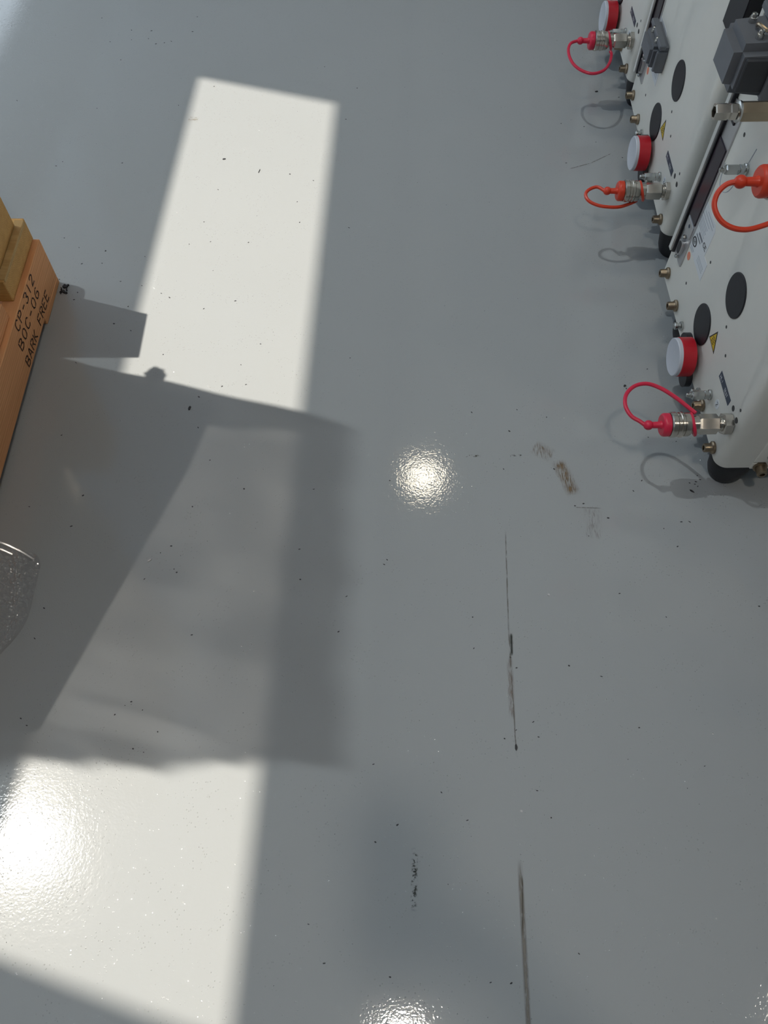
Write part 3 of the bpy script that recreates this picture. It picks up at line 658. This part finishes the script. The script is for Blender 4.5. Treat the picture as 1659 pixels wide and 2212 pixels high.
# bubble wrap spilling over the floor beside the pallet
def bubble():
    b = bmesh.new(); nx, ny = 110, 110
    x0, x1, y0, y1 = -.775, -.662, .478, .705
    rnd = random.Random(5); g = []
    for i in range(nx + 1):
        row = []
        for j in range(ny + 1):
            u, v = i / nx, j / ny
            # rounded outline
            ins = .055 * max(0, (.45 - v) / .45) ** 1.6 + .012 * max(0, (v - .88) / .12) ** 2
            x = x0 + (x1 - ins - x0) * u; y = y0 + (y1 - y0) * v
            z = .004 + .036 * math.sin(math.pi * min(1, (1 - u) * 1.0 + .0)) * .6 + .020 * (1 - u) + .004 * math.sin(19 * u + 7 * v) + .003 * math.sin(31 * v - 9 * u)
            px_, py_ = x / .0105, y / .0091
            r_ = int(math.floor(py_)); ox = .5 * (r_ % 2)
            fx, fy = (px_ + ox) % 1 - .5, py_ % 1 - .5
            dd = math.hypot(fx, fy)
            if dd < .42: z += .0042 * math.sqrt(max(0, 1 - (dd / .42) ** 2))
            if u > .985: z = .001
            row.append(b.verts.new((x + .71, y - .59, z)))
        g.append(row)
    for i in range(nx):
        for j in range(ny): b.faces.new((g[i][j], g[i + 1][j], g[i + 1][j + 1], g[i][j + 1]))
    mb = MB(); mb.merge(b); o = mb.build('bubble_wrap', 'bubble_film', None, loc=(-.71, .59, 0))
    tag(o, 'crumpled clear bubble wrap on the floor at the left edge', 'bubble wrap')
    mb = MB()
    mb.tube(spline([(-.775 + .71, .708 - .59, .050), (-.735 + .71, .711 - .59, .046), (-.700 + .71, .702 - .59, .030), (-.672 + .71, .690 - .59, .012)], 6), .0035, 8)
    mb.tube(spline([(-.775 + .71, .696 - .59, .052), (-.74 + .71, .699 - .59, .05), (-.705 + .71, .690 - .59, .034)], 6), .003, 8)
    mb.build('folded_edge', 'bubble_film', o)
bubble()

# ------------------------------------------------------------------ debris on the floor
DEBRIS = [(-0.871, 2.559), (-0.824, 2.432), (-0.711, 2.448), (-0.66, 2.426), (-0.685, 2.421), (-0.777, 2.339), (-1.039, 2.144), (-0.806, 2.108), (-0.579, 2.122), (-0.697, 1.873), (-0.857, 1.878), (-0.871, 1.861), (-0.248, 1.828), (-0.185, 1.802), (-0.431, 1.767), (-0.174, 2.305), (-0.106, 2.059), (-0.761, 2.442), (-0.769, 2.493), (-0.708, 2.49), (-0.582, 2.485), (-0.577, 2.565), (-0.488, 2.21), (-0.64, 2.434), (-0.223, 1.72), (-0.213, 1.643), (-0.454, 1.645), (-0.482, 1.565), (-0.43, 1.574), (-0.336, 1.571), (-0.528, 1.399), (-0.507, 1.386), (-0.422, 1.35), (-0.35, 1.375), (-0.498, 1.211), (-0.32, 1.181), (-0.356, 1.12), (-0.304, 1.125), (-0.404, 1.091), (-0.396, 1.009), (-0.631, 1.438), (-0.6, 1.357), (-0.578, 1.424), (-0.625, 1.304), (-0.582, 1.282), (-0.077, 2.202), (-0.088, 1.624), (-0.076, 1.201), (-0.281, 1.242), (-0.684, 1.542), (-0.686, 1.499), (-0.585, 1.522), (-0.683, 0.989), (-0.61, 0.84), (-0.62, 0.769), (-0.713, 0.814), (-0.416, 0.725), (-0.435, 0.71), (-0.398, 0.668), (-0.404, 0.675), (-0.458, 0.654), (-0.362, 0.926), (-0.385, 0.814), (-0.285, 0.856), (-0.143, 0.855), (-0.637, 0.594), (-0.642, 0.534), (-0.354, 0.541), (-0.456, 0.409), (-0.446, 0.416), (-0.424, 0.401), (-0.471, 0.393), (-0.392, 0.363), (-0.411, 0.328), (-0.43, 0.334), (-0.634, 0.386), (-0.621, 0.374), (-0.071, 0.618), (-0.084, 0.547), (-0.165, 0.718), (-0.16, 0.653), (0.447, 0.788), (0.591, 0.779), (0.608, 0.779), (0.554, 0.764), (0.403, 0.747), (0.165, 0.576), (0.164, 0.515), (0.229, 0.498), (0.239, 0.478), (0.334, 0.482), (0.39, 0.462), (0.26, 0.38), (0.229, 0.366), (0.208, 0.351), (0.267, 0.354), (0.256, 0.265), (0.443, 0.37), (0.544, 0.305), (0.526, 0.576), (0.704, 0.598), (0.446, 0.624), (0.574, 0.724), (-0.018, 0.308), (0.096, 0.262), (0.227, 0.337), (0.022, 0.211), (-0.014, 0.185), (0.137, 0.218), (-0.117, 0.066), (0.16, -0.012), (0.191, -0.013), (0.009, -0.005), (-0.091, 0.013), (0.297, 0.026), (0.275, 0.222), (0.189, 1.049), (0.287, 1.056), (0.349, 1.036), (0.266, 1.0), (0.247, 0.904), (0.351, 0.904), (0.006, 0.695), (0.0, 0.685), (0.037, 0.863), (0.012, 0.876), (0.384, 0.816), (0.402, 0.821), (0.667, 2.159), (0.552, 2.027), (0.576, 1.96), (0.485, 1.873), (0.638, 1.895), (0.49, 2.04), (0.532, 1.114), (0.559, 0.984), (0.644, 0.888), (0.648, 0.878), (0.638, 0.873), (0.625, 0.87), (0.635, 0.867), (0.64, 0.862), (0.528, 0.876), (0.507, 0.851), (0.587, 1.169), (0.616, 0.973), (-0.758, 1.398), (-0.735, 1.497), (-0.752, 1.553), (-0.795, 1.587), (-0.685, 1.541), (-0.779, 1.445), (-0.727, 1.402), (-0.731, 1.379), (-0.69, 1.187), (-0.609, 0.841), (-0.624, 1.303)]
def flake(mb, x, y, ln, wd, ang, hgt=.0008, rnd=random, z=0.0001):
    n = 6; pts = []
    for k in range(n):
        a = 2 * math.pi * k / n; rr = rnd.uniform(.65, 1.1)
        u, v = ln / 2 * rr * math.cos(a), wd / 2 * rr * math.sin(a)
        pts.append((x + u * math.cos(ang) - v * math.sin(ang), y + u * math.sin(ang) + v * math.cos(ang), z))
    mb.prism(pts, (0, 0, hgt))
mb = MB(); rd = random.Random(11)
for x, y in DEBRIS:
    flake(mb, x, y, rd.uniform(.0026, .0062), rd.uniform(.0016, .0030), rd.uniform(-.9, .9), .0007, rd)
for _ in range(170):
    flake(mb, rd.uniform(-1.0, .62), rd.uniform(-.1, 2.5), rd.uniform(.0008, .0022), rd.uniform(.0006, .0014), rd.uniform(-3, 3), .0004, rd)
tag(mb.build('floor_specks', 'speck_dark', smooth=False), 'tiny dark dust specks scattered over the grey floor', 'specks', kind='stuff')
BIG = [('paint_flake', -.4209, 1.0602, .0150, .0060, 1.35, 'speck_dark', 'dark flake in the shadow just below the long sun patch', 'flake'),
       ('wood_splinter', -.3298, 1.8396, .0190, .0018, 1.35, 'speck_dark', 'thin dark splinter lying in the long sun patch', 'splinter'),
       ('paint_flake', -.4276, 1.8885, .0095, .0052, .3, 'speck_dark', 'dark oval flake in the upper half of the long sun patch', 'flake'),
       ('paint_chip', -.4539, .6933, .0100, .0050, .6, 'speck_light', 'pale chip in the middle of the shaded floor', 'chip'),
       ('paint_chip', .529, 1.121, .0090, .0060, .9, 'speck_dark', 'dark chip beside the red tether of the near machine', 'chip'),
       ('paint_chip', .6254, .8506, .0120, .0050, -.7, 'speck_dark', 'dark chip in front of the near machine foot', 'chip'),
       ('dirt_clump', -.7600, 1.4184, .0150, .0100, .4, 'speck_dark', 'dark dirt clump at the pallet corner, the farther of two', 'dirt'),
       ('dirt_clump', -.7590, 1.4030, .0130, .0085, -.4, 'speck_dark', 'dark dirt clump at the pallet corner, the nearer of two', 'dirt'),
       ('paint_chip', .2268, .3367, .0120, .0045, 1.5, 'speck_dark', 'dark chip at the near end of the long worn line', 'chip'),
       ('grit_grain', .3113, .6212, .0055, .0050, 0, 'speck_light', 'pale grain to the right of the long worn line', 'grit'),
       ('grit_grain', .2267, .2326, .0055, .0050, 0, 'speck_light', 'pale grain between the two worn floor lines', 'grit'),
       ('paint_chip', .6077, 2.1855, .0110, .0070, .2, 'speck_dark', 'dark star shaped chip beside the far machine', 'chip')]
for nm, x, y, ln, wd, an, m, lab, cat in BIG:
    mb = MB(); flake(mb, 0, 0, ln, wd, an, .0016 if 'clump' not in nm else .004, rd, 0)
    if 'clump' in nm:
        for _ in range(7): flake(mb, rd.uniform(-.008, .008), rd.uniform(-.006, .006), .005, .003, rd.uniform(-3, 3), .005, rd, 0)
    tag(mb.build(nm, m, None, False, loc=(x, y, 0.0001)), lab, cat)

# ------------------------------------------------------------------ the photographer, standing behind the lens; only the shadow falls into view
def skin(chain, edges, root=0, sub=2):
    """points with radii grown into one smooth surface; returns a plain mesh"""
    me = bpy.data.meshes.new('sk'); me.from_pydata([c[:3] for c in chain], edges, [])
    o = bpy.data.objects.new('sk', me); C.objects.link(o)
    bm = bmesh.new(); bm.from_mesh(me); ly = bm.verts.layers.skin.verify(); bm.verts.ensure_lookup_table()
    for i, c in enumerate(chain):
        rx, ry = (c[3], c[3]) if len(c) == 4 else (c[3], c[4])
        bm.verts[i][ly].radius = (rx, ry); bm.verts[i][ly].use_root = (i == root)
    bm.to_mesh(me); bm.free()
    md = o.modifiers.new('skin', 'SKIN'); md.use_smooth_shade = True; md.branch_smoothing = 0.6
    sd = o.modifiers.new('sub', 'SUBSURF'); sd.levels = sub; sd.render_levels = sub
    dg = bpy.context.evaluated_depsgraph_get(); ev = o.evaluated_get(dg)
    out = bpy.data.meshes.new_from_object(ev)
    bpy.data.objects.remove(o); bpy.data.meshes.remove(me)
    return out
def person():
    bx, by = 0.06, -0.50
    ch = [(0, 0, .93, .135, .105), (0, -.01, 1.08, .125, .095), (0, .0, 1.24, .140, .105), (0, .0, 1.38, .115, .085), (0, .015, 1.46, .052), (0, .035, 1.52, .050),
          (.17, 0, 1.40, .060), (.245, .03, 1.27, .047), (.262, .10, 1.15, .043), (.20, .23, 1.25, .037), (.085, .375, 1.345, .027),
          (-.17, 0, 1.40, .060), (-.225, -.01, 1.26, .048), (-.245, .0, 1.11, .043), (-.245, .05, .97, .036), (-.24, .09, .85, .026),
          (.095, 0, .86, .088), (.105, .0, .66, .076), (.108, .01, .48, .060), (.11, -.015, .28, .052), (.112, -.03, .085, .040), (.125, .06, .045, .040), (.13, .13, .036, .036),
          (-.095, 0, .86, .088), (-.105, .0, .66, .076), (-.108, .01, .48, .060), (-.11, -.015, .28, .052), (-.112, -.03, .085, .040), (-.125, .06, .045, .040), (-.13, .13, .036, .036)]
    ed = [(0, 1), (1, 2), (2, 3), (3, 4), (4, 5), (3, 6), (6, 7), (7, 8), (8, 9), (9, 10), (3, 11), (11, 12), (12, 13), (13, 14), (14, 15),
          (0, 16), (16, 17), (17, 18), (18, 19), (19, 20), (20, 21), (21, 22), (0, 23), (23, 24), (24, 25), (25, 26), (26, 27), (27, 28), (28, 29)]
    bm = bmesh.new()
    me = skin(ch, ed); bm.from_mesh(me); bpy.data.meshes.remove(me)
    # right hand around the phone's lower right edge, left hand relaxed
    W = Vector((.085, .375, 1.345)); K = Vector((.030, .418, 1.362))
    def chainadd(pts, e=None, sub=2):
        m2 = skin(pts, e or [(i, i + 1) for i in range(len(pts) - 1)], 0, sub); bm.from_mesh(m2); bpy.data.meshes.remove(m2)
    chainadd([(.090, .370, 1.343, .026, .022), (.066, .395, 1.349, .034, .017), (.046, .415, 1.352, .036, .015)])
    for k, (dy, l) in enumerate(((.034, .95), (.014, 1.05), (-.006, 1.0), (-.024, .82))):
        a = Vector((.046, .412 + dy, 1.352 + dy * .57))
        chainadd([tuple(a) + (.0095,), tuple(a + Vector((-.022 * l, .006, -.012))) + (.0090,), tuple(a + Vector((-.046 * l, .004, -.012))) + (.0085,), tuple(a + Vector((-.062 * l, .0, -.004))) + (.0072,)])
    chainadd([(.062, .40, 1.362, .012), (.040, .425, 1.385, .0105), (.012, .447, 1.392, .0098), (-.008, .455, 1.392, .0080)])
    chainadd([(-.24, .085, .862, .024, .020), (-.24, .105, .815, .034, .016), (-.238, .112, .775, .034, .014)])
    for k, (dx, l) in enumerate(((.024, .9), (.008, 1.0), (-.008, .97), (-.024, .8))):
        a = Vector((-.238, .112 + dx, .772))
        chainadd([tuple(a) + (.0095,), tuple(a + Vector((.004, .002, -.034 * l))) + (.009,), tuple(a + Vector((.014, .002, -.060 * l))) + (.0085,), tuple(a + Vector((.024, .0, -.078 * l))) + (.0072,)])
    chainadd([(-.232, .125, .83, .012), (-.222, .145, .795, .0105), (-.214, .150, .765, .0098), (-.208, .150, .745, .008)])
    # head: shaped ellipsoid, chin forward and down
    b2 = bmesh.new(); bmesh.ops.create_uvsphere(b2, u_segments=32, v_segments=24, radius=1)
    tilt = Matrix.Rotation(R(-32), 3, 'X'); hc = Vector((0, .065, 1.605))
    for v in b2.verts:
        x, y, z = v.co
        nx = x * .076 * (1 - .22 * max(0, -z)); ny = y * .096 * (1 - .10 * max(0, -z)); nz = z * .118
        if y > .3 and z < -.1: ny += .012 * max(0, -z)                                   # jaw
        if abs(x) < .22 and y > .6 and -.35 < z < .18: ny += .022 * (1 - abs(x) / .22) * (1 - abs(z + .18) / .36) * 1.2   # nose
        if y > .75 and .02 < z < .25 and .18 < abs(x) < .55: ny -= .007                   # eye hollows
        v.co = hc + tilt @ Vector((nx, ny, nz))
    for sx_ in (-1, 1):
        b3 = bmesh.new(); bmesh.ops.create_uvsphere(b3, u_segments=12, v_segments=8, radius=1)
        for v in b3.verts: v.co = hc + tilt @ Vector((sx_ * .077 + v.co.x * .010, -.005 + v.co.y * .018, -.005 + v.co.z * .030))
        m3 = bpy.data.meshes.new('e'); b3.to_mesh(m3); b3.free(); b2.from_mesh(m3); bpy.data.meshes.remove(m3)
    m3 = bpy.data.meshes.new('h'); b2.to_mesh(m3); b2.free(); bm.from_mesh(m3); bpy.data.meshes.remove(m3)
    root = bpy.data.meshes.new('person'); bm.to_mesh(root); bm.free()
    for m in ('shirt', 'trousers', 'skin', 'shoe'): root.materials.append(MATS[m])
    for p in root.polygons:
        c = p.center
        if c.z > 1.475 or (c - Vector((.05, .41, 1.355))).length < .105 or (abs(c.x) > .19 and c.x < 0 and c.z < .90): i = 2
        elif c.z < .095: i = 3
        elif c.z < .95 and abs(c.x) < .21: i = 1
        else: i = 0
        p.material_index = i
    root.shade_smooth()
    o = bpy.data.objects.new('person', root); C.objects.link(o); o.location = (bx, by, 0)
    mn = min((v.co.z for v in root.vertices)); o.location.z = -mn
    tag(o, 'person behind the camera in dark clothes holding a phone, seen only as a shadow', 'person')
    # hair cap, eyes and mouth
    b4 = bmesh.new(); bmesh.ops.create_uvsphere(b4, u_segments=32, v_segments=20, radius=1)
    for v in b4.verts: v.co = hc + tilt @ Vector((v.co.x * .081, v.co.y * .100 - .008, v.co.z * .122 + .006))
    kill = [v for v in b4.verts if (tilt.transposed() @ (v.co - hc)).y > .045 and (tilt.transposed() @ (v.co - hc)).z < .062 or (tilt.transposed() @ (v.co - hc)).z < -.045]
    bmesh.ops.delete(b4, geom=kill, context='VERTS')
    mb = MB(); mb.merge(b4); mb.build('hair', 'hair', o)
    for sx_ in (-1, 1):
        mb = MB(); e = hc + tilt @ Vector((sx_ * .030, .083, .012)); b5 = bmesh.new(); bmesh.ops.create_uvsphere(b5, u_segments=12, v_segments=8, radius=.0095)
        bmesh.ops.translate(b5, vec=e, verts=b5.verts); mb.merge(b5); mb.build('eye', 'print_grey', o)
    mb = MB(); mb.tube(spline([hc + tilt @ Vector((x_, .094 - abs(x_) * .3, -.062)) for x_ in (-.022, 0, .022)], 4), .004, 8); mb.build('mouth', 'red_plastic', o)
    # phone held face up towards the eyes, its back lens just behind the camera point
    ph = MB().box(-.0365, .0365, -.1305, .0225, .0, .0085, .003, 2).build('phone', 'phone_shell', None)
    ph.rotation_euler = (R(29.8), 0, 0); ph.location = (.047, -.0055, 1.4095)
    tag(ph, 'dark phone held flat above the floor behind the lens', 'phone')
    MB().box(-.033, .033, -.127, .019, .0086, .0092).build('screen', 'display_dark', ph)
    MB().lathe((-.026, .008, .0), (0, 0, -1), [(0, .007), (.0012, .007), (.0012, 0)], 20).build('lens_ring', 'chrome', ph)
person()
